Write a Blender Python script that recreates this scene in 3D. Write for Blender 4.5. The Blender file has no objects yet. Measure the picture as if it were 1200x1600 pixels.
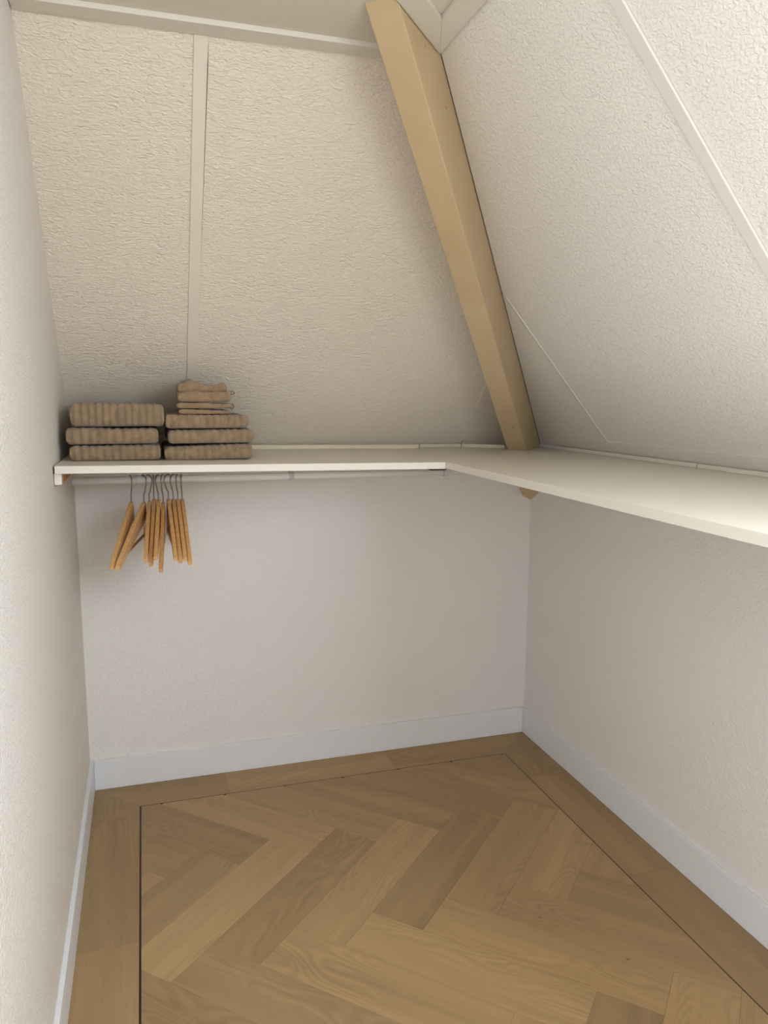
import bpy, bmesh, math, random
from mathutils import Vector, Matrix, noise

random.seed(7)
SC = bpy.context.scene
COL = SC.collection
S = 1.2                      # all coordinates below are in survey units; 1 unit = 1.2 m

# ------------------------------------------------------------------ camera
FPX = 1210.7                 # focal length in pixels of the 1200x1600 frame
cam_d = bpy.data.cameras.new('camera')
cam_d.sensor_fit = 'VERTICAL'; cam_d.sensor_height = 36.0
cam_d.lens = 36.0 * FPX / 1600.0
cam_d.clip_start = 0.01
cam = bpy.data.objects.new('camera', cam_d); COL.objects.link(cam)
CAM = Vector((-1.2117, -2.2840, 1.1537))
cr = Vector((0.9553, -0.2956, 0.0032)); cu = Vector((0.0413, 0.1441, 0.9887)); cf = Vector((0.2927, 0.9444, -0.1499))
M = Matrix((cr, cu, -cf)).transposed().to_4x4()
M.translation = CAM * S
cam.matrix_world = M
SC.camera = cam

# ------------------------------------------------------------------ world, daylight, exposure
wd = bpy.data.worlds.new('sky'); SC.world = wd; wd.use_nodes = True
bg = wd.node_tree.nodes['Background']
bg.inputs['Color'].default_value = (0.80, 0.89, 1.0, 1); bg.inputs['Strength'].default_value = 1.0

# roof window in the right-hand slope, behind and to the right of the camera: the daylight of the room
RW = dict(y0=-2.84, y1=-1.94, z0=1.18, z1=1.70)
XR0, KR = 0.0088, 0.8524                   # right slope: x = XR0 - KR (z-1)
nR = Vector((1, 0, KR)).normalized()       # its outward normal
def roof_daylight(power, color):
    zm = (RW['z0']+RW['z1'])/2
    l = bpy.data.lights.new('roof_window_daylight', 'AREA'); l.shape = 'RECTANGLE'
    l.size = (RW['y1']-RW['y0'])*S; l.size_y = (RW['z1']-RW['z0'])*math.hypot(1, KR)*S
    l.energy = power; l.color = color
    o = bpy.data.objects.new('roof_window_daylight', l); COL.objects.link(o)
    ax = Vector((0, 1, 0)); ay = nR.cross(ax)
    m = Matrix((ax, ay, nR)).transposed().to_4x4()
    m.translation = (Vector((XR0-KR*(zm-1), (RW['y0']+RW['y1'])/2, zm)) + nR*0.03)*S
    o.matrix_world = m
roof_daylight(58.0, (0.80, 0.90, 1.0))
# open doorway in the left wall beside the camera (outside the frame), leading to a bright room
DW = dict(y0=-2.90, y1=-1.95, z0=0.0, z1=1.66)
YR = -2.95                                 # wall behind the camera
dl = bpy.data.lights.new('doorway_daylight', 'AREA'); dl.shape = 'RECTANGLE'
dl.size = (DW['z1']-DW['z0'])*S; dl.size_y = (DW['y1']-DW['y0'])*S; dl.energy = 20.0; dl.color = (0.86, 0.93, 1.0)
do = bpy.data.objects.new('doorway_daylight', dl); COL.objects.link(do)
do.location = Vector((-1.400-0.07, (DW['y0']+DW['y1'])/2, (DW['z0']+DW['z1'])/2))*S; do.rotation_euler = (0, math.radians(-90), 0)
SC.view_settings.view_transform = 'Standard'
SC.view_settings.look = 'None'
SC.view_settings.gamma = 1.0
SC.view_settings.use_curve_mapping = False
SC.view_settings.exposure = 0.0

# ------------------------------------------------------------------ helpers
def srgb(r, g, b):
    f = lambda c: (c/255/12.92) if c/255 <= 0.04045 else ((c/255+0.055)/1.055)**2.4
    return (f(r), f(g), f(b), 1.0)

class NT:
    def __init__(s, name):
        s.m = bpy.data.materials.new(name); s.m.use_nodes = True
        s.t = s.m.node_tree; s.b = s.t.nodes['Principled BSDF']
    def n(s, typ, **kw):
        nd = s.t.nodes.new(typ)
        for k, v in kw.items():
            if k.startswith('_'): setattr(nd, k[1:], v)
            else: nd.inputs[k.replace('__', ' ')].default_value = v
        return nd
    def l(s, a, ao, b, bi): s.t.links.new(a.outputs[ao], b.inputs[bi])

def mapped(nt, scale, coord='Object'):
    tc = nt.n('ShaderNodeTexCoord'); mp = nt.n('ShaderNodeMapping')
    mp.inputs['Scale'].default_value = scale
    nt.l(tc, coord, mp, 'Vector'); return mp

def plain(name, col, rough=0.5, metal=0.0, spec=0.5):
    nt = NT(name); nt.b.inputs['Base Color'].default_value = col
    nt.b.inputs['Roughness'].default_value = rough; nt.b.inputs['Metallic'].default_value = metal
    nt.b.inputs['Specular IOR Level'].default_value = spec
    return nt.m

def textured_paint(name, col, scale, strength, rough=0.5, dist=0.004, aniso=(1, 1, 1), mott=0.03, spec=0.4, dvec=0.6):
    """painted embossed wallpaper: relief only in the bump"""
    nt = NT(name)
    mp = mapped(nt, aniso)
    nz = nt.n('ShaderNodeTexNoise', Scale=scale, Detail=1.5, Roughness=0.45, Distortion=dvec); nt.l(mp, 'Vector', nz, 'Vector')
    n2 = nt.n('ShaderNodeTexNoise', Scale=scale*2.7, Detail=2.0, Roughness=0.6, Distortion=0.3); nt.l(mp, 'Vector', n2, 'Vector')
    mx = nt.n('ShaderNodeMath', _operation='MULTIPLY_ADD'); mx.inputs[1].default_value = 0.22
    nt.l(n2, 'Fac', mx, 0); nt.l(nz, 'Fac', mx, 2)
    bp = nt.n('ShaderNodeBump', Strength=strength, Distance=dist); nt.l(mx, 0, bp, 'Height')
    nt.l(bp, 'Normal', nt.b, 'Normal')
    big = nt.n('ShaderNodeTexNoise', Scale=2.3, Detail=3.0); nt.l(mp, 'Vector', big, 'Vector')
    rp = nt.n('ShaderNodeMixRGB', _blend_type='MIX')
    rp.inputs[1].default_value = tuple(c*(1-mott) for c in col[:3]) + (1,)
    rp.inputs[2].default_value = tuple(min(1, c*(1+mott)) for c in col[:3]) + (1,)
    nt.l(big, 'Fac', rp, 0); nt.l(rp, 0, nt.b, 'Base Color')
    nt.b.inputs['Roughness'].default_value = rough
    nt.b.inputs['Specular IOR Level'].default_value = spec
    return nt.m

def brushed_paint(name, col, rough=0.4, spec=0.4, scale=14, bump=0.12, var=0.03):
    nt = NT(name); mp = mapped(nt, (1, 1, 1))
    nz = nt.n('ShaderNodeTexNoise', Scale=scale, Detail=4.0, Roughness=0.6); nt.l(mp, 'Vector', nz, 'Vector')
    rp = nt.n('ShaderNodeMixRGB')
    rp.inputs[1].default_value = tuple(c*(1-var) for c in col[:3]) + (1,)
    rp.inputs[2].default_value = tuple(min(1, c*(1+var)) for c in col[:3]) + (1,)
    nt.l(nz, 'Fac', rp, 0); nt.l(rp, 0, nt.b, 'Base Color')
    bp = nt.n('ShaderNodeBump', Strength=bump, Distance=0.002); nt.l(nz, 'Fac', bp, 'Height'); nt.l(bp, 'Normal', nt.b, 'Normal')
    nt.b.inputs['Roughness'].default_value = rough; nt.b.inputs['Specular IOR Level'].default_value = spec
    return nt.m

WHITE = srgb(224, 220, 212)
MAT = {}
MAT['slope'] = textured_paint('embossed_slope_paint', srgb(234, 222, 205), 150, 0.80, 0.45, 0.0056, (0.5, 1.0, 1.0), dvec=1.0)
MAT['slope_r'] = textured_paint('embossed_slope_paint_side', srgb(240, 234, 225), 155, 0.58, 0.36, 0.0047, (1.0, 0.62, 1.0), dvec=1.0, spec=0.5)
MAT['wall'] = textured_paint('fine_wall_paint', srgb(238, 233, 227), 140, 0.6, 0.55, 0.0045, (0.8, 0.8, 1.2))
MAT['wall_l'] = textured_paint('grainy_wall_paint', srgb(238, 231, 222), 160, 0.9, 0.6, 0.007, mott=0.02)
MAT['ceil'] = textured_paint('ceiling_paint', srgb(218, 210, 194), 140, 0.12, 0.6, 0.003)
MAT['strip'] = brushed_paint('strip_paint', srgb(230, 218, 202), 0.45)
MAT['strip_r'] = brushed_paint('strip_paint_side', srgb(228, 222, 213), 0.45)
MAT['trim'] = brushed_paint('trim_paint', srgb(224, 216, 203), 0.4)
MAT['base'] = brushed_paint('baseboard_paint', srgb(234, 234, 236), 0.38, 0.4, 8, 0.05, 0.015)
MAT['shelf'] = brushed_paint('shelf_paint', srgb(226, 218, 205), 0.36, 0.45, 20, 0.06, 0.02)
MAT['rod'] = brushed_paint('rail_plastic', srgb(240, 237, 233), 0.4)
MAT['clip'] = plain('clip_plastic', srgb(200, 200, 202), 0.3)
MAT['rawwood'] = brushed_paint('raw_wood', srgb(176, 130, 84), 0.7, 0.2, 40, 0.2, 0.12)
MAT['darkbrown'] = plain('dark_brown_matte', srgb(62, 30, 20), 0.7)
MAT['void'] = plain('dark_backing', srgb(58, 46, 34), 0.9, 0, 0.1)
MAT['inlay'] = plain('inlay_black_brown', srgb(38, 20, 14), 0.5)
MAT['plaster'] = textured_paint('rough_plaster', srgb(216, 206, 184), 60, 0.7, 0.7, 0.006)
MAT['yellowed'] = brushed_paint('yellowed_lath_paint', srgb(226, 214, 184), 0.5)
MAT['chrome'] = plain('hook_steel', srgb(150, 146, 140), 0.28, 1.0)

def beam_mat():
    nt = NT('beam_tan_paint'); mp = mapped(nt, (1, 1, 1))
    nz = nt.n('ShaderNodeTexNoise', Scale=5.0, Detail=6.0, Roughness=0.65); nt.l(mp, 'Vector', nz, 'Vector')
    cr_ = nt.n('ShaderNodeValToRGB')
    cr_.color_ramp.elements[0].position = 0.3; cr_.color_ramp.elements[0].color = srgb(194, 169, 130)
    cr_.color_ramp.elements[1].position = 0.7; cr_.color_ramp.elements[1].color = srgb(204, 180, 142)
    nt.l(nz, 'Fac', cr_, 'Fac')
    vo = nt.n('ShaderNodeTexVoronoi', Scale=7.0); nt.l(mp, 'Vector', vo, 'Vector')
    lt = nt.n('ShaderNodeMath', _operation='LESS_THAN'); lt.inputs[1].default_value = 0.035; nt.l(vo, 'Distance', lt, 0)
    mx = nt.n('ShaderNodeMixRGB'); mx.inputs[2].default_value = srgb(166, 132, 84)
    nt.l(lt, 0, mx, 0); nt.l(cr_, 'Color', mx, 1); nt.l(mx, 0, nt.b, 'Base Color')
    bp = nt.n('ShaderNodeBump', Strength=0.15, Distance=0.003); nt.l(nz, 'Fac', bp, 'Height'); nt.l(bp, 'Normal', nt.b, 'Normal')
    nt.b.inputs['Roughness'].default_value = 0.42
    return nt.m
MAT['beam'] = beam_mat()

def oak_mat():
    """oak plank: grain along local X; each plank's tone is its own object colour"""
    nt = NT('oak_plank')
    tc = nt.n('ShaderNodeTexCoord'); oi = nt.n('ShaderNodeObjectInfo')
    off = nt.n('ShaderNodeMath', _operation='MULTIPLY'); off.inputs[1].default_value = 37.0; nt.l(oi, 'Random', off, 0)
    cmb = nt.n('ShaderNodeCombineXYZ'); nt.l(off, 0, cmb, 'X'); nt.l(off, 0, cmb, 'Y'); nt.l(off, 0, cmb, 'Z')
    add = nt.n('ShaderNodeVectorMath', _operation='ADD'); nt.l(tc, 'Object', add, 0); nt.l(cmb, 0, add, 1)
    def m(scale):
        mp = nt.n('ShaderNodeMapping'); mp.inputs['Scale'].default_value = scale; nt.l(add, 0, mp, 'Vector'); return mp
    fine = nt.n('ShaderNodeTexNoise', Scale=1.0, Detail=4.0, Roughness=0.65); nt.l(m((9, 320, 1)), 'Vector', fine, 'Vector')
    mid = nt.n('ShaderNodeTexNoise', Scale=1.0, Detail=3.0, Roughness=0.5, Distortion=0.4); nt.l(m((2.2, 42, 1)), 'Vector', mid, 'Vector')
    # cathedral figure: contour lines of a stretched smooth field
    fld = nt.n('ShaderNodeTexNoise', Scale=1.0, Detail=1.0, Roughness=0.4, Distortion=0.3); nt.l(m((2.4, 10, 1)), 'Vector', fld, 'Vector')
    ml = nt.n('ShaderNodeMath', _operation='MULTIPLY'); ml.inputs[1].default_value = 95.0; nt.l(fld, 'Fac', ml, 0)
    sn = nt.n('ShaderNodeMath', _operation='SINE'); nt.l(ml, 0, sn, 0)
    # figure only where a broad mask allows
    msk = nt.n('ShaderNodeTexNoise', Scale=1.0, Detail=0.0); nt.l(m((2.0, 9, 1)), 'Vector', msk, 'Vector')
    mr = nt.n('ShaderNodeMapRange'); mr.inputs['From Min'].default_value = 0.48; mr.inputs['From Max'].default_value = 0.66; nt.l(msk, 'Fac', mr, 'Value')
    fig = nt.n('ShaderNodeMath', _operation='MULTIPLY'); nt.l(sn, 0, fig, 0); nt.l(mr, 0, fig, 1)
    # broad tone drift across the plank
    brd = nt.n('ShaderNodeTexNoise', Scale=1.0, Detail=1.0); nt.l(m((1.2, 14, 1)), 'Vector', brd, 'Vector')
    # value = 1 + sum
    def madd(a, k, prev):
        nd = nt.n('ShaderNodeMath', _operation='MULTIPLY_ADD'); nd.inputs[1].default_value = k
        nt.l(a[0], a[1], nd, 0)
        if isinstance(prev, float): nd.inputs[2].default_value = prev
        else: nt.l(prev, 0, nd, 2)
        return nd
    v = madd((fine, 'Fac'), 0.34, 0.53)
    v = madd((mid, 'Fac'), 0.22, v)
    v = madd((brd, 'Fac'), 0.36, v)
    v = madd((fig, 0), 0.075, v)
    # sparse pin knots
    vo = nt.n('ShaderNodeTexVoronoi', Scale=1.0, Randomness=1.0); nt.l(m((6, 6, 0.01)), 'Vector', vo, 'Vector')
    kn = nt.n('ShaderNodeMapRange'); kn.inputs['From Min'].default_value = 0.012; kn.inputs['From Max'].default_value = 0.04; nt.l(vo, 'Distance', kn, 'Value')
    gate = nt.n('ShaderNodeSeparateColor'); nt.l(vo, 'Color', gate, 'Color')
    gt = nt.n('ShaderNodeMath', _operation='LESS_THAN'); gt.inputs[1].default_value = 0.82; nt.l(gate, 'Red', gt, 0)
    km = nt.n('ShaderNodeMath', _operation='MAXIMUM'); nt.l(kn, 0, km, 0); nt.l(gt, 0, km, 1)
    kk = nt.n('ShaderNodeMapRange'); kk.inputs['To Min'].default_value = 0.5; nt.l(km, 0, kk, 'Value')
    vv = nt.n('ShaderNodeMath', _operation='MULTIPLY'); nt.l(v, 0, vv, 0); nt.l(kk, 0, vv, 1)
    hue = nt.n('ShaderNodeMixRGB'); hue.inputs[1].default_value = srgb(171, 139, 100); hue.inputs[2].default_value = srgb(174, 145, 103)
    nt.l(brd, 'Fac', hue, 0)
    mul = nt.n('ShaderNodeMixRGB', _blend_type='MULTIPLY'); mul.inputs[0].default_value = 1.0
    nt.l(hue, 0, mul, 1); nt.l(oi, 'Color', mul, 2)
    m2 = nt.n('ShaderNodeVectorMath', _operation='SCALE'); nt.l(mul, 0, m2, 0); nt.l(vv, 0, m2, 'Scale')
    nt.l(m2, 0, nt.b, 'Base Color')
    bp = nt.n('ShaderNodeBump', Strength=0.12, Distance=0.001); nt.l(fine, 'Fac', bp, 'Height'); nt.l(bp, 'Normal', nt.b, 'Normal')
    nt.b.inputs['Roughness'].default_value = 0.5; nt.b.inputs['Specular IOR Level'].default_value = 0.35
    return nt.m
MAT['oak'] = oak_mat()

def hanger_mat():
    nt = NT('hanger_wood')
    tc = nt.n('ShaderNodeTexCoord'); oi = nt.n('ShaderNodeObjectInfo')
    mp = nt.n('ShaderNodeMapping'); mp.inputs['Scale'].default_value = (12, 200, 200); nt.l(tc, 'Object', mp, 'Vector')
    nz = nt.n('ShaderNodeTexNoise', Scale=1.0, Detail=3.0); nt.l(mp, 'Vector', nz, 'Vector')
    cr_ = nt.n('ShaderNodeValToRGB')
    cr_.color_ramp.elements[0].position = 0.3; cr_.color_ramp.elements[0].color = srgb(186, 138, 86)
    cr_.color_ramp.elements[1].position = 0.75; cr_.color_ramp.elements[1].color = srgb(216, 172, 116)
    nt.l(nz, 'Fac', cr_, 'Fac')
    mul = nt.n('ShaderNodeMixRGB', _blend_type='MULTIPLY'); mul.inputs[0].default_value = 1.0
    nt.l(cr_, 'Color', mul, 1); nt.l(oi, 'Color', mul, 2); nt.l(mul, 0, nt.b, 'Base Color')
    nt.b.inputs['Roughness'].default_value = 0.35
    return nt.m
MAT['hanger'] = hanger_mat()

def towel_mat(name, c0, c1, scale=900):
    nt = NT(name); mp = mapped(nt, (1, 1, 1))
    nz = nt.n('ShaderNodeTexNoise', Scale=scale*0.5, Detail=3.0, Roughness=0.7); nt.l(mp, 'Vector', nz, 'Vector')
    big = nt.n('ShaderNodeTexNoise', Scale=60, Detail=3.0); nt.l(mp, 'Vector', big, 'Vector')
    av = nt.n('ShaderNodeMath', _operation='MULTIPLY_ADD'); av.inputs[1].default_value = 0.5
    nt.l(nz, 'Fac', av, 0)
    hb = nt.n('ShaderNodeMath', _operation='MULTIPLY'); hb.inputs[1].default_value = 0.5; nt.l(big, 'Fac', hb, 0); nt.l(hb, 0, av, 2)
    cr_ = nt.n('ShaderNodeValToRGB')
    cr_.color_ramp.elements[0].position = 0.35; cr_.color_ramp.elements[0].color = c0
    cr_.color_ramp.elements[1].position = 0.65; cr_.color_ramp.elements[1].color = c1
    nt.l(av, 0, cr_, 'Fac'); nt.l(cr_, 'Color', nt.b, 'Base Color')
    bp = nt.n('ShaderNodeBump', Strength=0.8, Distance=0.003); nt.l(nz, 'Fac', bp, 'Height'); nt.l(bp, 'Normal', nt.b, 'Normal')
    nt.b.inputs['Roughness'].default_value = 0.95; nt.b.inputs['Specular IOR Level'].default_value = 0.1
    nt.b.inputs['Sheen Weight'].default_value = 0.25; nt.b.inputs['Sheen Roughness'].default_value = 0.6
    return nt.m
MAT['towel'] = towel_mat('towel_terry', srgb(134, 111, 85), srgb(168, 143, 112))
MAT['cloth'] = towel_mat('washcloth_terry', srgb(138, 112, 84), srgb(170, 142, 110))
MAT['loop'] = plain('loop_tape', srgb(96, 74, 56), 0.9)

ORIG = {}
def add_obj(name, me, parent=None):
    o = bpy.data.objects.new(name, me); COL.objects.link(o)
    if parent is not None: o.parent = parent
    return o
def thing(name, base, label, cat, group=None, rotz=0.0):
    o = bpy.data.objects.new(name, None); COL.objects.link(o)
    o.empty_display_size = 0.05
    o.location = Vector(base) * S; o.rotation_euler = (0, 0, rotz)
    ORIG[o] = Vector(base); tag(o, label, cat, group); return o
def tag(o, label, cat, group=None):
    o['label'] = label; o['category'] = cat
    if group: o['group'] = group
    return o
def mk(name, verts, faces, mat, parent=None, smooth=False, local=False, bevel=0.0):
    """verts in world units unless local; parented parts are stored relative to the parent's origin"""
    base = ORIG.get(parent, Vector((0, 0, 0))) if (parent is not None and not local) else Vector((0, 0, 0))
    me = bpy.data.meshes.new(name)
    bm = bmesh.new()
    vs = [bm.verts.new((Vector(v) - base) * S) for v in verts]
    for f in faces:
        try: bm.faces.new([vs[i] for i in f])
        except ValueError: pass
    bmesh.ops.recalc_face_normals(bm, faces=bm.faces)
    if bevel:
        bmesh.ops.bevel(bm, geom=list(bm.edges), offset=bevel*S, segments=2, profile=0.6, affect='EDGES', clamp_overlap=True)
    bm.to_mesh(me); bm.free()
    if smooth:
        for p in me.polygons: p.use_smooth = True
    me.materials.append(MAT[mat] if isinstance(mat, str) else mat)
    return add_obj(name, me, parent)
BOXF = [(0,1,2,3), (4,5,6,7), (0,1,5,4), (1,2,6,5), (2,3,7,6), (3,0,4,7)]
def boxv(x0, x1, y0, y1, z0, z1):
    return [(x0,y0,z0), (x1,y0,z0), (x1,y1,z0), (x0,y1,z0), (x0,y0,z1), (x1,y0,z1), (x1,y1,z1), (x0,y1,z1)]
def box(name, x0, x1, y0, y1, z0, z1, mat, parent=None, bevel=0.0, local=False):
    return mk(name, boxv(x0,x1,y0,y1,z0,z1), BOXF, mat, parent, bevel=bevel, local=local)
def prism(name, poly, off, mat, parent=None, bevel=0.0):
    """poly: planar 3D outline; off: extrusion vector"""
    n = len(poly); off = Vector(off)
    v = [Vector(p) for p in poly] + [Vector(p) + off for p in poly]
    f = [tuple(range(n)), tuple(range(n, 2*n))] + [(i, (i+1) % n, n+(i+1) % n, n+i) for i in range(n)]
    return mk(name, v, f, mat, parent, bevel=bevel)
def tube(path, r, seg=10, caps=True, closed=False):
    path = [Vector(p) for p in path]; vs = []; fs = []; n = len(path)
    up = None
    for i, p in enumerate(path):
        if closed: t = (path[(i+1) % n] - path[i-1]).normalized()
        else: t = (path[min(i+1, n-1)] - path[max(i-1, 0)]).normalized()
        if up is None:
            a = Vector((0,0,1)) if abs(t.z) < 0.9 else Vector((1,0,0))
            up = (a - a.dot(t)*t).normalized()
        else:
            up = (up - up.dot(t)*t).normalized()
        sd = t.cross(up); rr = r[i] if isinstance(r, (list, tuple)) else r
        for k in range(seg):
            a = 2*math.pi*k/seg
            vs.append(p + (up*math.cos(a) + sd*math.sin(a))*rr)
    m = n if closed else n-1
    for i in range(m):
        j = (i+1) % n
        for k in range(seg):
            k2 = (k+1) % seg
            fs.append((i*seg+k, i*seg+k2, j*seg+k2, j*seg+k))
    if caps and not closed:
        fs.append(tuple(range(seg))); fs.append(tuple((n-1)*seg+k for k in range(seg)))
    return vs, fs
def struct(o):
    o['kind'] = 'structure'; return o

# ------------------------------------------------------------------ survey of the room (units)
XW, YW, XL = 0.010, 0.010, -1.400          # right wall, back wall, left wall faces
YB0, KB = 0.0092, 1.0169                   # back slope:  y = YB0 - KB (z-1)
ZC = 1.784                                 # ceiling
xr = lambda z: XR0 - KR*(z-1)
yb = lambda z: YB0 - KB*(z-1)
LEAN = 0.010
xl = lambda z: XL + (LEAN*(z-1.0)/0.784 if z > 1.0 else 0.0)
XT, YT = xr(ZC), yb(ZC)
nB = Vector((0, 1, KB)).normalized()   # outward normals
pR = lambda y, z, d=0.0: Vector((xr(z), y, z)) + nR*d
pB = lambda x, z, d=0.0: Vector((x, yb(z), z)) + nB*d

# hip beam frame
D = Vector((-KR, -KB, 1.0)); P0 = Vector((XR0, YB0, 1.0))
sv = Vector((KB, -KR, 0)).normalized()
nv = D.cross(sv).normalized()
if nv.z > 0: nv = -nv
HR, HL, EB = 0.0331, 0.0247, 0.1517
tR = -HR*sv.x/(nv.x + KR*nv.z)             # where the right side face meets the right slope
contact0 = P0 + HR*sv + tR*nv
def contact(z): return contact0 + D*(z - contact0.z)

# ------------------------------------------------------------------ structure
floor = struct(box('floor', XL-0.05, XW+0.05, YR-0.05, YW+0.05, -0.06, -0.006, 'void'))
wb = struct(box('wall_back', XL-0.05, XW+0.05, YW, YW+0.05, -0.006, 0.998, 'wall'))
wr = struct(box('wall_right', XW, XW+0.05, YR, YW, -0.006, 0.998, 'wall'))
def lw(y0, y1, z0, z1):
    zs = [z0] + ([1.0] if z0 < 1.0 < z1 else []) + [z1]; v, f = [], []
    for z in zs: v += [(XL-.05, y0, z), (xl(z), y0, z), (xl(z), y1, z), (XL-.05, y1, z)]
    for i in range(len(zs)-1):
        for k in range(4): f.append((i*4+k, i*4+(k+1) % 4, i*4+4+(k+1) % 4, i*4+4+k))
    n = len(zs)*4; f += [(0, 1, 2, 3), (n-4, n-3, n-2, n-1)]
    return v, f
vs, fs = [], []
for q in ((YR, DW['y0'], -.006, ZC+.05), (DW['y1'], YW, -.006, ZC+.05), (DW['y0'], DW['y1'], DW['z1'], ZC+.05)):
    v, f = lw(*q); k = len(vs); vs += v; fs += [tuple(k+i for i in g) for g in f]
wl = struct(mk('wall_left', vs, fs, 'wall_l'))
ceil = struct(box('ceiling', XL+0.002, XT+0.03, YR, YT+0.03, ZC, ZC+0.04, 'ceil'))

struct(box('wall_rear', XL-.05, XW+.05, YR-.05, YR, -.006, ZC+.04, 'wall'))
dj = struct(mk('door_1', [], [], 'base'))
for a in ((DW['y0'], DW['y0']+.02, 0.0, DW['z1']), (DW['y1']-.02, DW['y1'], 0.0, DW['z1']), (DW['y0']+.02, DW['y1']-.02, DW['z1']-.02, DW['z1'])):
    box('door_jamb', XL-.05, XL+.006, a[0], a[1], a[2], a[3], 'base', dj)

# ---- sloped back ceiling: dark backing, textured panels, cover strips
sb = struct(prism('wall_back_slope', [pB(XL-.03, .985, .012), pB(0.06, .985, .012), pB(XT+.06, ZC+.04, .012), pB(XL-.03, ZC+.04, .012)], nB*0.03, 'void'))
X1, WS = -1.0979, 0.0247
zb0, zb1 = 0.9985, ZC+0.01
def backpanel(pts): return prism('panel', [pB(x, z) for x, z in pts], nB*0.011, 'slope', sb)
hipx = lambda z: xr(z)                      # hip line on the back slope
backpanel([(XL-.004, zb0), (X1+.004, zb0), (X1+.004, zb1), (XL-.004, zb1)])
gap = [(X1+WS-.006, zb0), (X1+WS-.006, 1.30), (X1+WS+.0004, 1.42), (X1+WS+.0012, 1.62), (X1+WS+.0017, 1.745), (X1+WS+.0004, 1.772), (X1+WS-.004, zb1)]
XS3 = -0.243
backpanel([(XS3-.002, zb0)] + [(XS3-.002, zb1-.0)] [:0] + [(XS3-.002, 1+(0.0088-(XS3-.002))/KR), (hipx(zb1), zb1)] + gap[::-1])
backpanel([(XS3+.002, zb0), (hipx(zb0), zb0), (XS3+.002, 1+(0.0088-(XS3+.002))/KR)])
def strip_b(x0, x1, z0, z1, t):
    return prism('cover_strip', [pB(x0, z0, 0.002), pB(x1, z0, 0.002), pB(x1, z1, 0.002), pB(x0, z1, 0.002)], -nB*(t+0.002), 'strip', sb, bevel=0.0008)
strip_b(X1, X1+WS, 1.0, ZC+.005, 0.0035)
strip_b(XS3-.006, XS3+.006, 1.012, 1.24, 0.0016)

# ---- sloped right ceiling
w = RW
def slabs(polys, off):
    vs, fs = [], []
    for poly in polys:
        n = len(poly); k = len(vs)
        vs += [Vector(q) for q in poly] + [Vector(q)+off for q in poly]
        fs += [tuple(range(k, k+n)), tuple(range(k+n, k+2*n))] + [(k+i, k+(i+1) % n, k+n+(i+1) % n, k+n+i) for i in range(n)]
    return vs, fs
def rq(ya, yb_, za, zb_, d): return [pR(ya, za, d), pR(yb_, za, d), pR(yb_, zb_, d), pR(ya, zb_, d)]
vs, fs = slabs([[pR(w['y1'], .985, .012), pR(0.06, .985, .012), pR(YT+.06, ZC+.04, .012), pR(w['y1'], ZC+.04, .012)],
                rq(w['y0'], w['y1'], .985, w['z0'], .012), rq(w['y0'], w['y1'], w['z1'], ZC+.04, .012), rq(YR, w['y0'], .985, ZC+.04, .012)], nR*0.03)
sr = struct(mk('wall_right_slope', vs, fs, 'void'))
Y1, WS2, YS2 = -1.2747, 0.023, -0.459
zr0, zr1 = 0.9985, ZC+0.01
def rightpanel(pts): return prism('panel', [pR(y, z) for y, z in pts], nR*0.011, 'slope_r', sr)
GAPB = 0.0028
cy = lambda z: contact(z).y - GAPB
zx = lambda y: contact0.z + (contact0.y - GAPB - y)/KB        # height where the beam edge passes this y
rightpanel([(cy(zr0), zr0), (YS2+.002, zr0), (YS2+.002, zx(YS2+.002))])
rightpanel([(YS2-.002, zr0), (Y1+.004, zr0), (Y1+.004, zr1), (cy(zr1), zr1), (YS2-.002, zx(YS2-.002))])
rightpanel([(Y1-WS2-.0012, zr0), (w['y1'], zr0), (w['y1'], zr1), (Y1-WS2-.0012, zr1)])
rightpanel([(w['y1'], zr0), (w['y0'], zr0), (w['y0'], w['z0']), (w['y1'], w['z0'])])
rightpanel([(w['y1'], w['z1']), (w['y0'], w['z1']), (w['y0'], zr1), (w['y1'], zr1)])
rightpanel([(w['y0'], zr0), (YR, zr0), (YR, zr1), (w['y0'], zr1)])
wf = struct(mk('window_1', [], [], 'base'))
for a in ((w['y0'], w['y0']+.03, w['z0'], w['z1']), (w['y1']-.03, w['y1'], w['z0'], w['z1']),
          (w['y0']+.03, w['y1']-.03, w['z0'], w['z0']+.025), (w['y0']+.03, w['y1']-.03, w['z1']-.025, w['z1'])):
    prism('window_frame', rq(a[0], a[1], a[2], a[3], -.008), nR*0.035, 'base', wf)
def strip_r(y0, y1, z0, z1, t):
    return prism('cover_strip', [pR(y0, z0, 0.002), pR(y1, z0, 0.002), pR(y1, z1, 0.002), pR(y0, z1, 0.002)], -nR*(t+0.002), 'strip_r', sr, bevel=0.0008)
strip_r(Y1-WS2, Y1, 1.0, ZC-.002, 0.0040)
strip_r(YS2-.006, YS2+.006, 1.030, zx(YS2)-.01, 0.0014)
# plastered band at the foot of the right slope
prism('foot_band', [pR(-0.14, .999, .002), pR(YR, .999, .002), pR(YR, 1.031, .002), pR(-0.14, 1.031, .002)], -nR*0.0032, 'slope_r', sr, bevel=0.0008)

# ---- flat trim boards round the ceiling
TW, TT = 0.045, 0.0095
dh = Vector((-KR, -KB, 0)).normalized()
pc = contact(ZC)                                     # beam side meets ceiling and right slope
def beam_side(z, k=0.0):                             # point of the beam's side-face line at height z, shifted sideways k
    q = contact(z); return q
trim1 = struct(prism('trim_1', [(xl(ZC)+.001, YT-.0005, ZC), (-0.6605, YT-.0005, ZC), (-0.6605-.06, YT-TW, ZC), (xl(ZC)+.001, YT-TW, ZC)], (0,0,-TT), 'trim', bevel=0.0012))
# along the right slope, mitred to the piece that follows the beam
qa = Vector((XT-.0005, pc.y-.003, ZC))
inner_x = XT - TW
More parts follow.
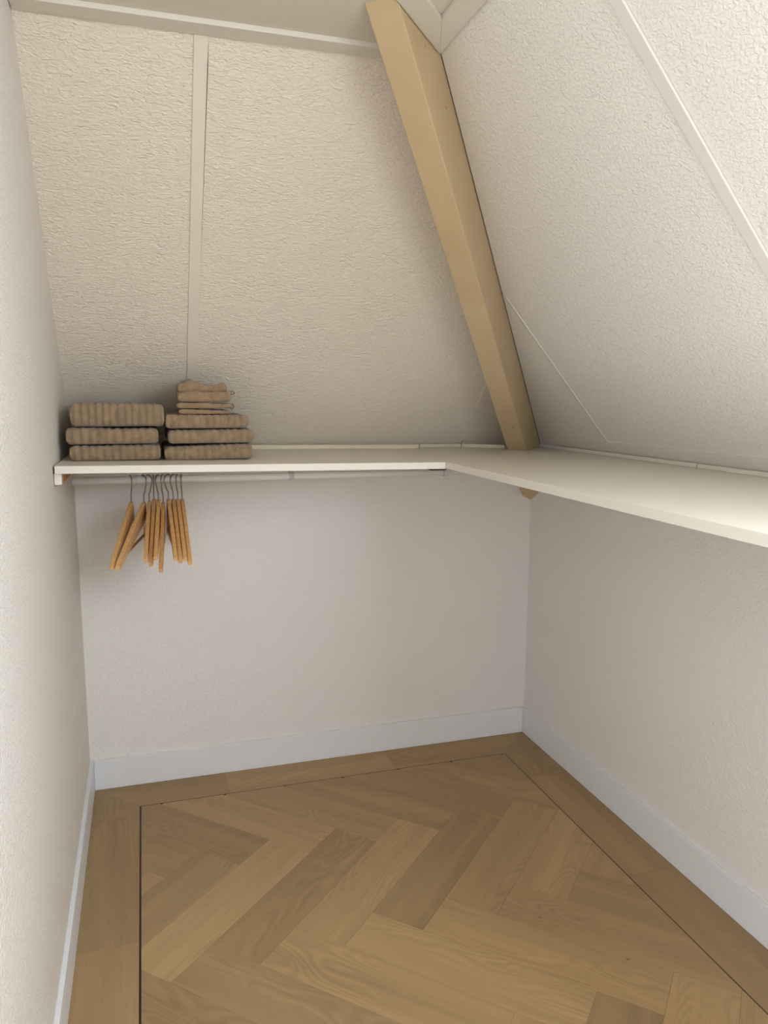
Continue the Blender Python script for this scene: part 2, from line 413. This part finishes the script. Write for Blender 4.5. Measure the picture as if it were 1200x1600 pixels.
# line parallel to the beam, shifted TW towards +s
o0 = qa + sv*TW*0.0
lp = Vector((qa.x, qa.y, 0)) + sv*TW
t_in = (inner_x - lp.x)/dh.x
qi = Vector((inner_x, lp.y + dh.y*t_in, ZC))
struct(prism('trim_2', [qa, qi, (inner_x, YR+.002, ZC), (XT-.0005, YR+.002, ZC)], (0,0,-TT), 'trim', bevel=0.0012))
far = qa + dh*0.55; fari = qi + dh*0.5
struct(prism('trim_3', [qa - sv*.0, qi, fari, far], (0,0,-TT), 'trim', bevel=0.0012))

# ---- baseboards
BH = 0.09
struct(box('baseboard_back', XL+.0105, XW-.0105, 0.0, YW, 0.0, BH, 'base', bevel=0.0012))
struct(box('baseboard_right', 0.0, XW, YR+.002, YW, 0.0, BH, 'base', bevel=0.0012))
struct(box('baseboard_left', XL, XL+.010, DW['y1'], YW, 0.0, BH, 'base', bevel=0.0012))

# ------------------------------------------------------------------ floor: herringbone field, inlay line, border
TH = 0.0055
def clip(poly, a, b, c):                              # keep a x + b y <= c
    out = []
    for i in range(len(poly)):
        p, q = poly[i], poly[(i+1) % len(poly)]
        dp, dq = a*p[0]+b*p[1]-c, a*q[0]+b*q[1]-c
        if dp <= 0: out.append(p)
        if dp*dq < 0:
            t = dp/(dp-dq); out.append((p[0]+(q[0]-p[0])*t, p[1]+(q[1]-p[1])*t))
    return out
MESHCACHE = {}
def plank(name, poly, cx, cyy, ang, tone):
    """poly in world units; object origin at (cx,cyy), local X along the grain"""
    ca, sa = math.cos(-ang), math.sin(-ang)
    loc = [((p[0]-cx)*ca-(p[1]-cyy)*sa, (p[0]-cx)*sa+(p[1]-cyy)*ca) for p in poly]
    key = tuple((round(a, 5), round(b, 5)) for a, b in loc)
    me = MESHCACHE.get(key)
    if me is None:
        n = len(loc)
        v = [Vector((a, b, 0))*S for a, b in loc] + [Vector((a, b, -TH))*S for a, b in loc]
        f = [tuple(range(n)), tuple(range(2*n-1, n-1, -1))] + [(i, n+i, n+(i+1) % n, (i+1) % n) for i in range(n)]
        me = bpy.data.meshes.new(name); me.from_pydata(v, [], f); me.update()
        bm = bmesh.new(); bm.from_mesh(me); bmesh.ops.recalc_face_normals(bm, faces=bm.faces); bm.to_mesh(me); bm.free()
        me.materials.append(MAT['oak']); MESHCACHE[key] = me
    o = add_obj(name, me, floor)
    o.location = (cx*S, cyy*S, 0); o.rotation_euler = (0, 0, ang)
    o.color = (tone[0], tone[1], tone[2], 1)
    return o
PW, A0, B0, G = 0.1252, 0.053, 0.004, 0.00022
d_in = 0.1309 + 0.0014                                # inner edge of the inlay line
fx0, fx1, fy1, fy0 = -1.3902+0.1278+0.0023, -d_in, -d_in, YR+0.14
TONE = {('A',-12,2):1.13, ('A',-11,1):0.87, ('A',-10,0):1.10, ('A',-9,-1):0.86, ('A',-8,-2):1.0, ('A',-7,-3):1.08,
        ('A',-13,3):0.92, ('A',-14,4):1.05, ('A',-6,-4):1.0,
        ('B',-10,4):0.90, ('B',-9,3):0.84, ('B',-8,2):1.10, ('B',-7,1):0.98, ('B',-6,0):0.92, ('B',-5,-1):0.90, ('B',-4,-2):0.97, ('B',-3,-3):0.86,
        ('B',-14,0):0.92, ('B',-13,-1):0.82, ('B',-12,-2):0.88, ('B',-11,-3):1.10, ('B',-10,-4):1.11, ('B',-9,-5):1.08, ('B',-8,-6):0.95, ('B',-7,-7):0.90, ('B',-6,-8):0.86,
        ('A',-13,-5):0.82, ('A',-12,-6):1.08, ('A',-11,-7):1.03}
rt2 = math.sqrt(2)
for i in range(-40, 8):
    for j in range(-30, 30):
        s = (i+j+2) % 8
        if s == 0: a0, a1, b0, b1, kind, ang = A0+i*PW, A0+(i+4)*PW, B0+j*PW, B0+(j+1)*PW, 'A', math.pi/4
        elif s == 4: a0, a1, b0, b1, kind, ang = A0+i*PW, A0+(i+1)*PW, B0+j*PW, B0+(j+4)*PW, 'B', 3*math.pi/4
        else: continue
        a0 += G; a1 -= G; b0 += G; b1 -= G
        poly = [((a-b)/rt2, (a+b)/rt2) for a, b in ((a0,b0), (a1,b0), (a1,b1), (a0,b1))]
        cx = sum(q[0] for q in poly)/4; cyy = sum(q[1] for q in poly)/4
        for cl in ((1,0,fx1), (-1,0,-fx0), (0,1,fy1), (0,-1,-fy0)):
            poly = clip(poly, *cl)
            if len(poly) < 3: break
        if len(poly) < 3: continue
        area_ = abs(sum(poly[k][0]*poly[(k+1) % len(poly)][1]-poly[(k+1) % len(poly)][0]*poly[k][1] for k in range(len(poly))))/2
        if area_ < 2e-5: continue
        t = TONE.get((kind, i, j)) or random.uniform(0.88, 1.1)
        g = random.uniform(-0.012, 0.012)
        plank('plank', poly, cx, cyy, ang, (t*(1+g), t, t*(1-g*1.5)))
# inlay strips
e0, e1 = 0.1309-0.0013, 0.1309+0.0013
li0, li1 = -1.3902+0.1278-0.0022, -1.3902+0.1278+0.0022
def inlay(x0, x1, y0, y1): return box('inlay_strip', x0, x1, y0, y1, -TH, -0.0002, 'inlay', floor)
inlay(li0, -e0, -e1, -e0); inlay(li0, li1, YR+.14, -e1); inlay(-e1, -e0, YR+.14, -e1)
# border planks, mitred at the corners
bo = 0.1309 - 0.0014; lo = -1.3902 + 0.1278 - 0.0023
ex = 0.004                                            # tucked under the baseboards
def border(poly, ang, tone):
    cx = sum(q[0] for q in poly)/len(poly); cyy = sum(q[1] for q in poly)/len(poly)
    plank('border_plank', poly, cx, cyy, ang, tone)
g_ = 0.0003
Lw = -1.3902
def backb(x0, x1, t):
    x0i = max(x0, lo) if x0 <= Lw else x0; x1i = min(x1, -bo) if x1 >= 0 else x1
    border([(x0+g_, 0.0), (x0i+g_, -bo), (x1i-g_, -bo), (x1-g_, 0.0)], 0.0, (t, t, t))
backb(Lw, -1.014, 0.86); backb(-1.014, -0.50, 1.02); backb(-0.50, 0.0, 0.93)
ys = [0.0, -0.189, -0.704, -1.22, -1.73, -2.24, -2.75, YR-.02]
tl = [0.80, 0.86, 0.94, 0.92, 0.93, 1.02, 0.95]
for k in range(7):
    y0, y1 = ys[k], ys[k+1]
    y0i = -bo if k == 0 else y0
    border([(Lw, y0-g_), (lo, y0i-g_), (lo, y1+g_), (Lw, y1+g_)], math.pi/2, (tl[k],)*3)
ys = [0.0, -0.299, -0.811, -1.32, -1.83, -2.34, -2.85, YR-.02]
tl = [0.86, 0.90, 0.86, 0.95, 1.0, 0.93, 1.02]
for k in range(7):
    y0, y1 = ys[k], ys[k+1]
    y0i = -bo if k == 0 else y0
    border([(0.0, y0-g_), (-bo, y0i-g_), (-bo, y1+g_), (0.0, y1+g_)], math.pi/2, (tl[k],)*3)

# ------------------------------------------------------------------ hip beam
def make_beam():
    a, b = P0 - D*0.45, P0 + D*1.0
    q = []
    for o in (a, b):
        q += [o + HR*sv + EB*nv, o - HL*sv + EB*nv, o - HL*sv - 0.05*nv, o + HR*sv - 0.05*nv]
    me = bpy.data.meshes.new('hip_beam'); bm = bmesh.new()
    vs = [bm.verts.new(v) for v in q]
    for f in BOXF: bm.faces.new([vs[i] for i in f])
    bmesh.ops.recalc_face_normals(bm, faces=bm.faces)
    long_e = [e for e in bm.edges if abs((e.verts[0].co-e.verts[1].co).normalized().dot(D.normalized())) > 0.99
              and all(abs((v.co-P0).dot(nv)-EB) < 1e-4 for v in e.verts)]
    bmesh.ops.bevel(bm, geom=long_e, offset=0.0022, segments=2, profile=0.5, affect='EDGES')
    for co, no in ((Vector((XW-.0003, 0, 0)), Vector((1,0,0))), (Vector((0, YW-.0003, 0)), Vector((0,1,0))),
                   (Vector((0,0,ZC-.0003)), Vector((0,0,1))), (pR(0, 1.2, -.0002), nR), (pB(0, 1.2, -.0002), nB)):
        r = bmesh.ops.bisect_plane(bm, geom=bm.verts[:]+bm.edges[:]+bm.faces[:], plane_co=co, plane_no=no, clear_outer=True)
        bmesh.ops.holes_fill(bm, edges=[e for e in bm.edges if e.is_boundary])
    bmesh.ops.recalc_face_normals(bm, faces=bm.faces)
    for v in bm.verts: v.co *= S
    bm.to_mesh(me); bm.free(); me.materials.append(MAT['beam'])
    return add_obj('hip_beam', me)
beam = make_beam()
tag(beam, 'tan painted timber roof beam slanting up from the corner to the ceiling', 'beam')

# ------------------------------------------------------------------ shelves
ZS = 0.9895; TS = 0.0165; YE = -0.505
def beam_cut(s_, z):                                  # beam lower-face line (side s_) at height z
    q = P0 + s_*sv + EB*nv; return q + D*(z-q.z)
b1, b2 = beam_cut(HR+.0012, ZS), beam_cut(-HL-.0012, ZS)
# run the notch sides back from the beam's lower face to the walls, along the beam's sides in plan
def to_wall(q):
    tx = (XW-.002-q.x)/(-dh.x); ty = (YW-.002-q.y)/(-dh.y); t = min(tx, ty); return Vector((q.x-dh.x*t, q.y-dh.y*t, ZS))
f1, f2 = b1 + dh*.0012, b2 + dh*.0012
w1, w2 = to_wall(b1), to_wall(b2)
outline = [(-0.500, YW-.002), (w2.x, w2.y), (f2.x, f2.y), (f1.x, f1.y), (w1.x, w1.y), (XW-.002, YR+.004), (-0.500, YR+.004)]
t = thing('wall_shelf', (-0.25, -1.6, ZS-TS), 'long white painted shelf board along the right wall, wrapped around the tan beam', 'shelf', 'shelf boards')
prism('board', [(x, y, ZS) for x, y in outline], (0, 0, -TS), 'shelf', t, bevel=0.0006)
zl = lambda x: 0.9890 + (-.5-x)*0.0128
t = thing('wall_shelf', (-0.95, -0.25, 0.975), 'shorter white shelf board along the back wall under the folded towels', 'shelf', 'shelf boards')
v = []
for z_ in (0.0, -0.0165):
    for x, y in ((-1.3955, YE), (-.5008, YE), (-.5008, YW-.002), (-1.3955, YW-.002)): v.append((x, y, zl(x)+z_))
mk('board', v, BOXF, 'shelf', t, bevel=0.0006)
# support batten fixed under its left end: white front, raw wood side
zb = zl(-1.39)-.0168
mk('support_batten', boxv(-1.3985, -1.3835, -.492, -.02, zb-.0245, zb), BOXF, 'shelf', t, bevel=0.0006)
o = mk('batten_side', [(-1.3833,-.478,zb), (-1.3833,-.478,zb-.022), (-1.3833,-.30,zb-.022), (-1.3833,-.30,zb),
                       (-1.3815,-.478,zb), (-1.3815,-.478,zb-.022), (-1.3815,-.30,zb-.022), (-1.3815,-.30,zb)], BOXF, 'rawwood', t)
o['label'] = 'bare brown wooden side'
mk('joint_strip', boxv(-.535, -.498, YE+.006, YE+.05, zl(-.5)-.0165-.0042, zl(-.5)-.0167), BOXF, 'darkbrown', t)['label'] = 'dark brown strip'  # thin dark brown strip under the board's right end, at the joint

# laths at the back of the shelves, against the slopes
def lath(name, x0, x1, y0, y1, z0, z1, mat, bev=0.001): return struct(box(name, x0, x1, y0, y1, z0, z1, mat, bevel=bev))
v = []
for k in (0, 0.0135):
    for x, y in ((-1.394, -.009), (-.395, -.009), (-.395, .002), (-1.394, .002)):
        v.append((x, y - (k*1.0 if y > 0 else 0), zl(x)+.0003+k))
struct(mk('trim_4', v, BOXF, 'yellowed', bevel=0.001))
lath('trim_5', -.388, -.252, -.006, .001, ZS+.0003, ZS+.011, 'plaster', 0.002)
struct(prism('trim_6', [(-.250, -.010, ZS+.0003), (-.140, -.090, ZS+.0003), (-.115, -.030, ZS+.0003), (-.115, -.008, ZS+.0003), (-.250, -.004, ZS+.0003)], (0,0,.010), 'plaster', bevel=0.001))
def rlath(name, y0, y1, sk):
    return struct(prism(name, [(-.006, y0, ZS+.0003), (-.006, y1+sk, ZS+.0003), (.006, y1, ZS+.0003), (.006, y0, ZS+.0003)], (0, 0, .0095), 'trim', bevel=0.001))
rlath('trim_7', -.19, -.800, -.006); 
struct(prism('trim_8', [(-.006, -.8085, ZS+.0003), (-.006, YR+.004, ZS+.0003), (.006, YR+.004, ZS+.0003), (.006, -.8025, ZS+.0003)], (0,0,.0095), 'trim', bevel=0.001))

# ------------------------------------------------------------------ clothes rail
YRD, ZRD, RR = -0.25, 0.9410, 0.0095
t = thing('clothes_rail', (-0.9, YRD, ZRD), 'white plastic clothes rail hung under the back shelf', 'rail')
v, f = tube([(-1.383, YRD, ZRD), (-0.30, YRD, ZRD-.004)], RR, 20)
o = mk('tube', v, f, 'rod', t, smooth=True)
def rail_clip(x, mat):
    zc_ = ZRD - .004*(x+1.383)/1.083
    # saddle clip: ring round the tube plus a neck up to the shelf
    n = 20; ring = []
    prof = [(RR+.0004, -.006), (RR+.0026, -.006), (RR+.0026, .006), (RR+.0004, .006)]
    vs, fs = [], []
    for k in range(n):
        a = 2*math.pi*k/n
        for r_, dx in prof: vs.append((x+dx, YRD + r_*math.cos(a), zc_ + r_*math.sin(a)))
    for k in range(n):
        k2 = (k+1) % n
        for m_ in range(4): fs.append((k*4+m_, k*4+(m_+1) % 4, k2*4+(m_+1) % 4, k2*4+m_))
    c = mk('rail_clip', vs, fs, mat, t, smooth=False)
    zt = (zl(x) if x < -.5 else ZS) - TS - .0004
    base = ORIG[t]
    nb = mk('clip_neck', [Vector(q)-base for q in boxv(x-.003, x+.003, YRD-.005, YRD+.005, zc_+RR+.002, zt)], BOXF, mat, c, local=True)
    return c
for x in (-1.2257, -0.840, -0.402): rail_clip(x, 'clip')

# ------------------------------------------------------------------ wooden hangers
HT = [(-1.2475, .886, -14.2, .766), (-1.217, .884, -19.5, .764), (-1.204, .886, -4.5, .778), (-1.1925, .891, -4.6, .768), (-1.1815, .889, -4.5, .782),
      (-1.170, .882, -4.8, .752), (-1.157, .890, 2, .778), (-1.145, .889, 1.5, .772), (-1.134, .889, 1.5, .776), (-1.123, .888, 1.5, .766)]
HOOKY = [15, 34, 36, 3, -24, -18, -42, -28, -14, -10]   # which way the hook's open side is turned
HTINT = [(1.02,1.0,.96), (1.03,1.02,.98), (1.0,.95,.88), (.86,.74,.62), (1.0,.93,.82), (.92,.83,.70), (1.02,.98,.92), (.95,.86,.78), (1.02,.97,.90), (1.04,.98,.90)]
HLAB = ['leftmost wooden coat hanger, hanging apart with its near arm to the left',
        'wooden coat hanger turned the most, second from the left, its round bar showing',
        'pale wooden coat hanger third from the left, just right of the turned one',
        'darker reddish wooden coat hanger, fourth from the left',
        'wooden coat hanger fifth from the left, its arm ending higher than both neighbours',
        'wooden coat hanger whose arm hangs lowest of all, sixth from the left',
        'wooden coat hanger first of the four tight ones on the right',
        'wooden coat hanger second of the four tight ones on the right',
        'wooden coat hanger third of the four tight ones on the right',
        'wooden coat hanger at the right end of the row']
HLEN = 0.183
def hanger_body(drop, th_near, th=0.0047):
    """shoulder shape in the local XZ plane, arms along +-X (near arm bowed sideways), thickness along Y"""
    N = 18; vs = []; fs = []; e = 0.0014; n = 2*N+1
    lat = math.tan(math.radians(th_near))
    for k in range(-N, N+1):
        u = k/N; a = abs(u); x = HLEN*u
        zt = -drop*(0.10*a + 0.90*a**1.25) if a > 0.06 else -drop*0.02
        if a > 0.9: zt -= 0.004*((a-0.9)/0.1)**2
        hgt = 0.030*(1-a)**0.8 + 0.0165
        if a > 0.94: hgt *= 1 - 0.45*((a-0.94)/0.06)**2
        zb_ = zt - hgt*(1.0 if a > .08 else .92)
        yo = lat*HLEN*max(0.0, u)**1.15
        for y, z in ((-th+e, zt), (th-e, zt), (th, zt-e), (th, zb_+e), (th-e, zb_), (-th+e, zb_), (-th, zb_+e), (-th, zt-e)):
            vs.append((x, y+yo, z))
    for i in range(n-1):
        for k in range(8):
            fs.append((i*8+k, i*8+(k+1) % 8, (i+1)*8+(k+1) % 8, (i+1)*8+k))
    fs.append(tuple(range(8))); fs.append(tuple((n-1)*8+k for k in range(8)))
    return vs, fs
WIRE = 0.0016
def hook_path(h, yawd):
    """wire from the wood, kinked towards the camera, then round over the rail; local +X faces the camera, +Y faces right"""
    R_ = 0.0135
    zc_ = h + RR + WIRE - R_                              # the hook hangs on top of the rail
    pts = [(0, -0.012), (0, 0.0), (0, 0.017), (R_*0.35, 0.023), (R_*0.93, zc_-R_*0.55), (R_*0.99, zc_-R_*0.2)]
    for k in range(0, 12):
        a = math.radians(5 + k*17)
        pts.append((R_*math.cos(a), zc_ + R_*math.sin(a)))
    ca, sa = math.cos(math.radians(yawd)), math.sin(math.radians(yawd))
    return [(x*ca, x*sa, z) for x, z in pts]
for k, (x, zt, th_, ztip) in enumerate(HT):
    t = thing('coat_hanger', (x, YRD, zt), HLAB[k], 'hanger', 'wooden hangers on the rail', -math.pi/2)   # local +X to the camera
    vs, fs = hanger_body(zt-ztip, th_)
    tint = HTINT[k]
    o = mk('shoulder', vs, fs, 'hanger', t, local=True); o.color = tint + (1,)
    h = ZRD - .004*(x+1.383)/1.083 - zt
    vs, fs = tube(hook_path(h, HOOKY[k]), WIRE, 8)
    mk('hook', vs, fs, 'chrome', t, smooth=True, local=True)
    zbar = -(zt-ztip)*0.80 - 0.014
    yo = math.tan(math.radians(th_))*HLEN*0.86**1.15
    vs, fs = tube([(-HLEN*0.86, 0, zbar), (HLEN*0.86, yo, zbar)], 0.0040, 10)
    o = mk('trouser_bar', vs, fs, 'hanger', t, smooth=True, local=True); o.color = tint + (1,)

# ------------------------------------------------------------------ towels
def towel_mesh(w_, dpt, h, ribs, amp, seed, sag=0.0, layers=2, nx=120, crumple=0.0, tilt=0.0):
    """folded towel: rounded folded front (towards -Y), ribs running over the fold, bottom at z=0"""
    rnd = random.Random(seed); ph = rnd.uniform(0, 6.28)
    # closed profile in (y, z), y from -dpt/2 (front fold) to +dpt/2
    prof = []
    r_ = h*0.42
    def arc(cy_, cz, a0, a1, n, r=r_):
        for q in range(n):
            a = math.radians(a0+(a1-a0)*q/(n-1)); prof.append((cy_+r*math.cos(a), cz+r*math.sin(a)))
    arc(-dpt/2+r_, r_, 270, 180, 7); arc(-dpt/2+r_, h-r_, 180, 90, 7)
    for q in range(1, 10): prof.append((-dpt/2+r_+(dpt-2*r_)*q/10, h))
    arc(dpt/2-r_, h-r_, 90, 0, 6); arc(dpt/2-r_, r_, 0, -90, 6)
    for q in range(1, 10): prof.append((dpt/2-r_-(dpt-2*r_)*q/10, 0.0))
    m_ = len(prof); vs = []; fs = []
    # insert intermediate points on the front face for finer relief
    for i in range(nx+1):
        u = i/nx; x = -w_/2 + w_*u
        e = min(u, 1-u)*w_                              # distance from the end
        rr = 0.012
        k = 1.0 if e > rr else math.sqrt(max(0.0, 1-(1-e/rr)**2))
        k = 0.55 + 0.45*k
        wob = 0.0022*noise.noise(Vector((u*3.1, seed*1.7, 0))) 
        for (y, z) in prof:
            cz = h/2
            yy, zz = y*(0.985+0.015*k), cz + (z-cz)*k
            # outward normal of the rounded profile
            ny = max(-1, min(1, (y)/(dpt/2)))**5; nz = max(-1, min(1, (z-cz)/(h/2)))**3
            L = math.hypot(ny, nz) or 1.0
            ny, nz = ny/L, nz/L
            c = math.cos(2*math.pi*ribs*u + ph + 0.5*noise.noise(Vector((u*5, y*20, seed))))
            rib = amp*(abs(c)**0.8*(1 if c > 0 else -1))
            if nz < -0.5: rib *= 0.15
            fz = 0.0016*noise.noise(Vector((x*160, yy*160, zz*160+seed))) + 0.0010*noise.noise(Vector((x*420, yy*420, zz*420+seed)))
            if nz < -0.5: fz *= 0.2
            yy += ny*(rib+fz); zz += nz*(rib*0.6+fz)
            tw = max(0.0, zz/h)
            zz += tw*(-sag*math.sin(math.pi*u) + wob + tilt*(u-0.5))
            zz += tw*crumple*noise.noise(Vector((x*22+seed, yy*14, 0.3)))
            yy += 0.004*noise.noise(Vector((x*9, zz*18, seed*3.3)))
            vs.append((x + 0.0012*noise.noise(Vector((yy*60, zz*120, seed+u)))*(1 if e < .01 else 0), yy, max(zz, 0.0)))
    for i in range(nx):
        for q in range(m_):
            q2 = (q+1) % m_
            fs.append((i*m_+q, i*m_+q2, (i+1)*m_+q2, (i+1)*m_+q))
    fs.append(tuple(range(m_))); fs.append(tuple(nx*m_+q for q in range(m_)))
    return vs, fs
def towel(name, x0, x1, yf, dpt, z0, h, ribs, amp, seed, label, group, mat='towel', rot=0.0, **kw):
    xc = (x0+x1)/2
    t = thing(name, (xc, yf+dpt/2, z0), label, 'towel' if name == 'folded_towel' else 'washcloth', group, rot)
    vs, fs = towel_mesh(x1-x0, dpt, h, ribs, amp, seed, **kw)
    mk('folded_terry', vs, fs, mat, t, smooth=True, local=True)
    return t
zA = zl(-1.27)+.0006; zBt = zl(-1.06)+.0006
g1, g2 = 'bath towels in the left stack', 'bath towels in the right stack'
towel('folded_towel', -1.374, -1.1745, -.385, .300, zA, .0355, 12, .0021, 1, 'brown ribbed bath towel at the bottom of the left stack', g1, tilt=.002)
towel('folded_towel', -1.380, -1.178, -.385, .270, zA+.0380, .0370, 11, .0018, 2, 'brown ribbed bath towel in the middle of the left stack', g1, tilt=-.003)
towel('folded_towel', -1.369, -1.163, -.388, .235, zA+.0785, .0510, 13, .0024, 3, 'thick brown ribbed bath towel on top of the left stack', g1, tilt=-.002, sag=-.002)
towel('folded_towel', -1.165, -.9575, -.380, .300, zBt, .0350, 12, .0014, 4, 'brown ribbed bath towel at the bottom of the right stack', g2, tilt=.006)
towel('folded_towel', -1.156, -.9535, -.380, .270, zBt+.0393, .0325, 12, .0017, 5, 'brown ribbed bath towel in the middle of the right stack', g2, tilt=-.002)
towel('folded_towel', -1.1605, -.966, -.380, .240, zBt+.0752, .0325, 12, .0017, 6, 'brown ribbed bath towel under the small washcloths', g2, tilt=-.002)
zw = zBt+.1092
g3 = 'washcloths on the right stack'
def loop(t, pts, r=0.0011):
    vs, fs = tube(pts, r, 6); mk('hanging_loop', vs, fs, 'loop', t, smooth=True)
towel('washcloth', -1.128, -1.009, -.372, .130, zw, .0110, 6, .0006, 11, 'thin folded washcloth directly on the top right bath towel', g3, 'cloth', tilt=-.003, nx=60)
t = towel('washcloth', -1.133, -1.004, -.374, .130, zw+.0137, .0120, 6, .0006, 12, 'thin folded washcloth in the middle of its pile, dark loop at its right end', g3, 'cloth', tilt=-.003, nx=60)
loop(t, [(-1.008, -.36, zw+.021), (-1.002, -.362, zw+.024), (-.998, -.362, zw+.018), (-1.002, -.362, zw+.012), (-1.008, -.36, zw+.014)])
t = towel('washcloth', -1.129, -1.006, -.372, .130, zw+.0283, .0270, 5, .0008, 13, 'crumpled washcloth on top of the right pile, small loop sticking out to the right', g3, 'cloth', crumple=.006, nx=70, tilt=.002)
# the loosely folded-over second layer of the top washcloth
vs, fs = towel_mesh(.114, .118, .014, 4, .0006, 14, nx=60, crumple=.003)
vs = [(x, y, z*(1.0+.5*max(0, math.cos((x+.026)*30))) + .0225 + max(0.0, z/.014)*(.010*math.exp(-((x+.026)/.024)**2) + .007*math.exp(-((x-.046)/.02)**2) - .002*math.exp(-((x-.012)/.02)**2))) for x, y, z in vs]
vs = [(x-.003, y+.010, z) for x, y, z in vs]
mk('folded_flap', vs, fs, 'cloth', t, smooth=True, local=True)
loop(t, [(-1.010, -.36, zw+.049), (-1.003, -.362, zw+.0535), (-.998, -.362, zw+.053), (-.9965, -.362, zw+.0505), (-.998, -.362, zw+.048), (-1.003, -.362, zw+.0475), (-1.010, -.36, zw+.050)], .0009)
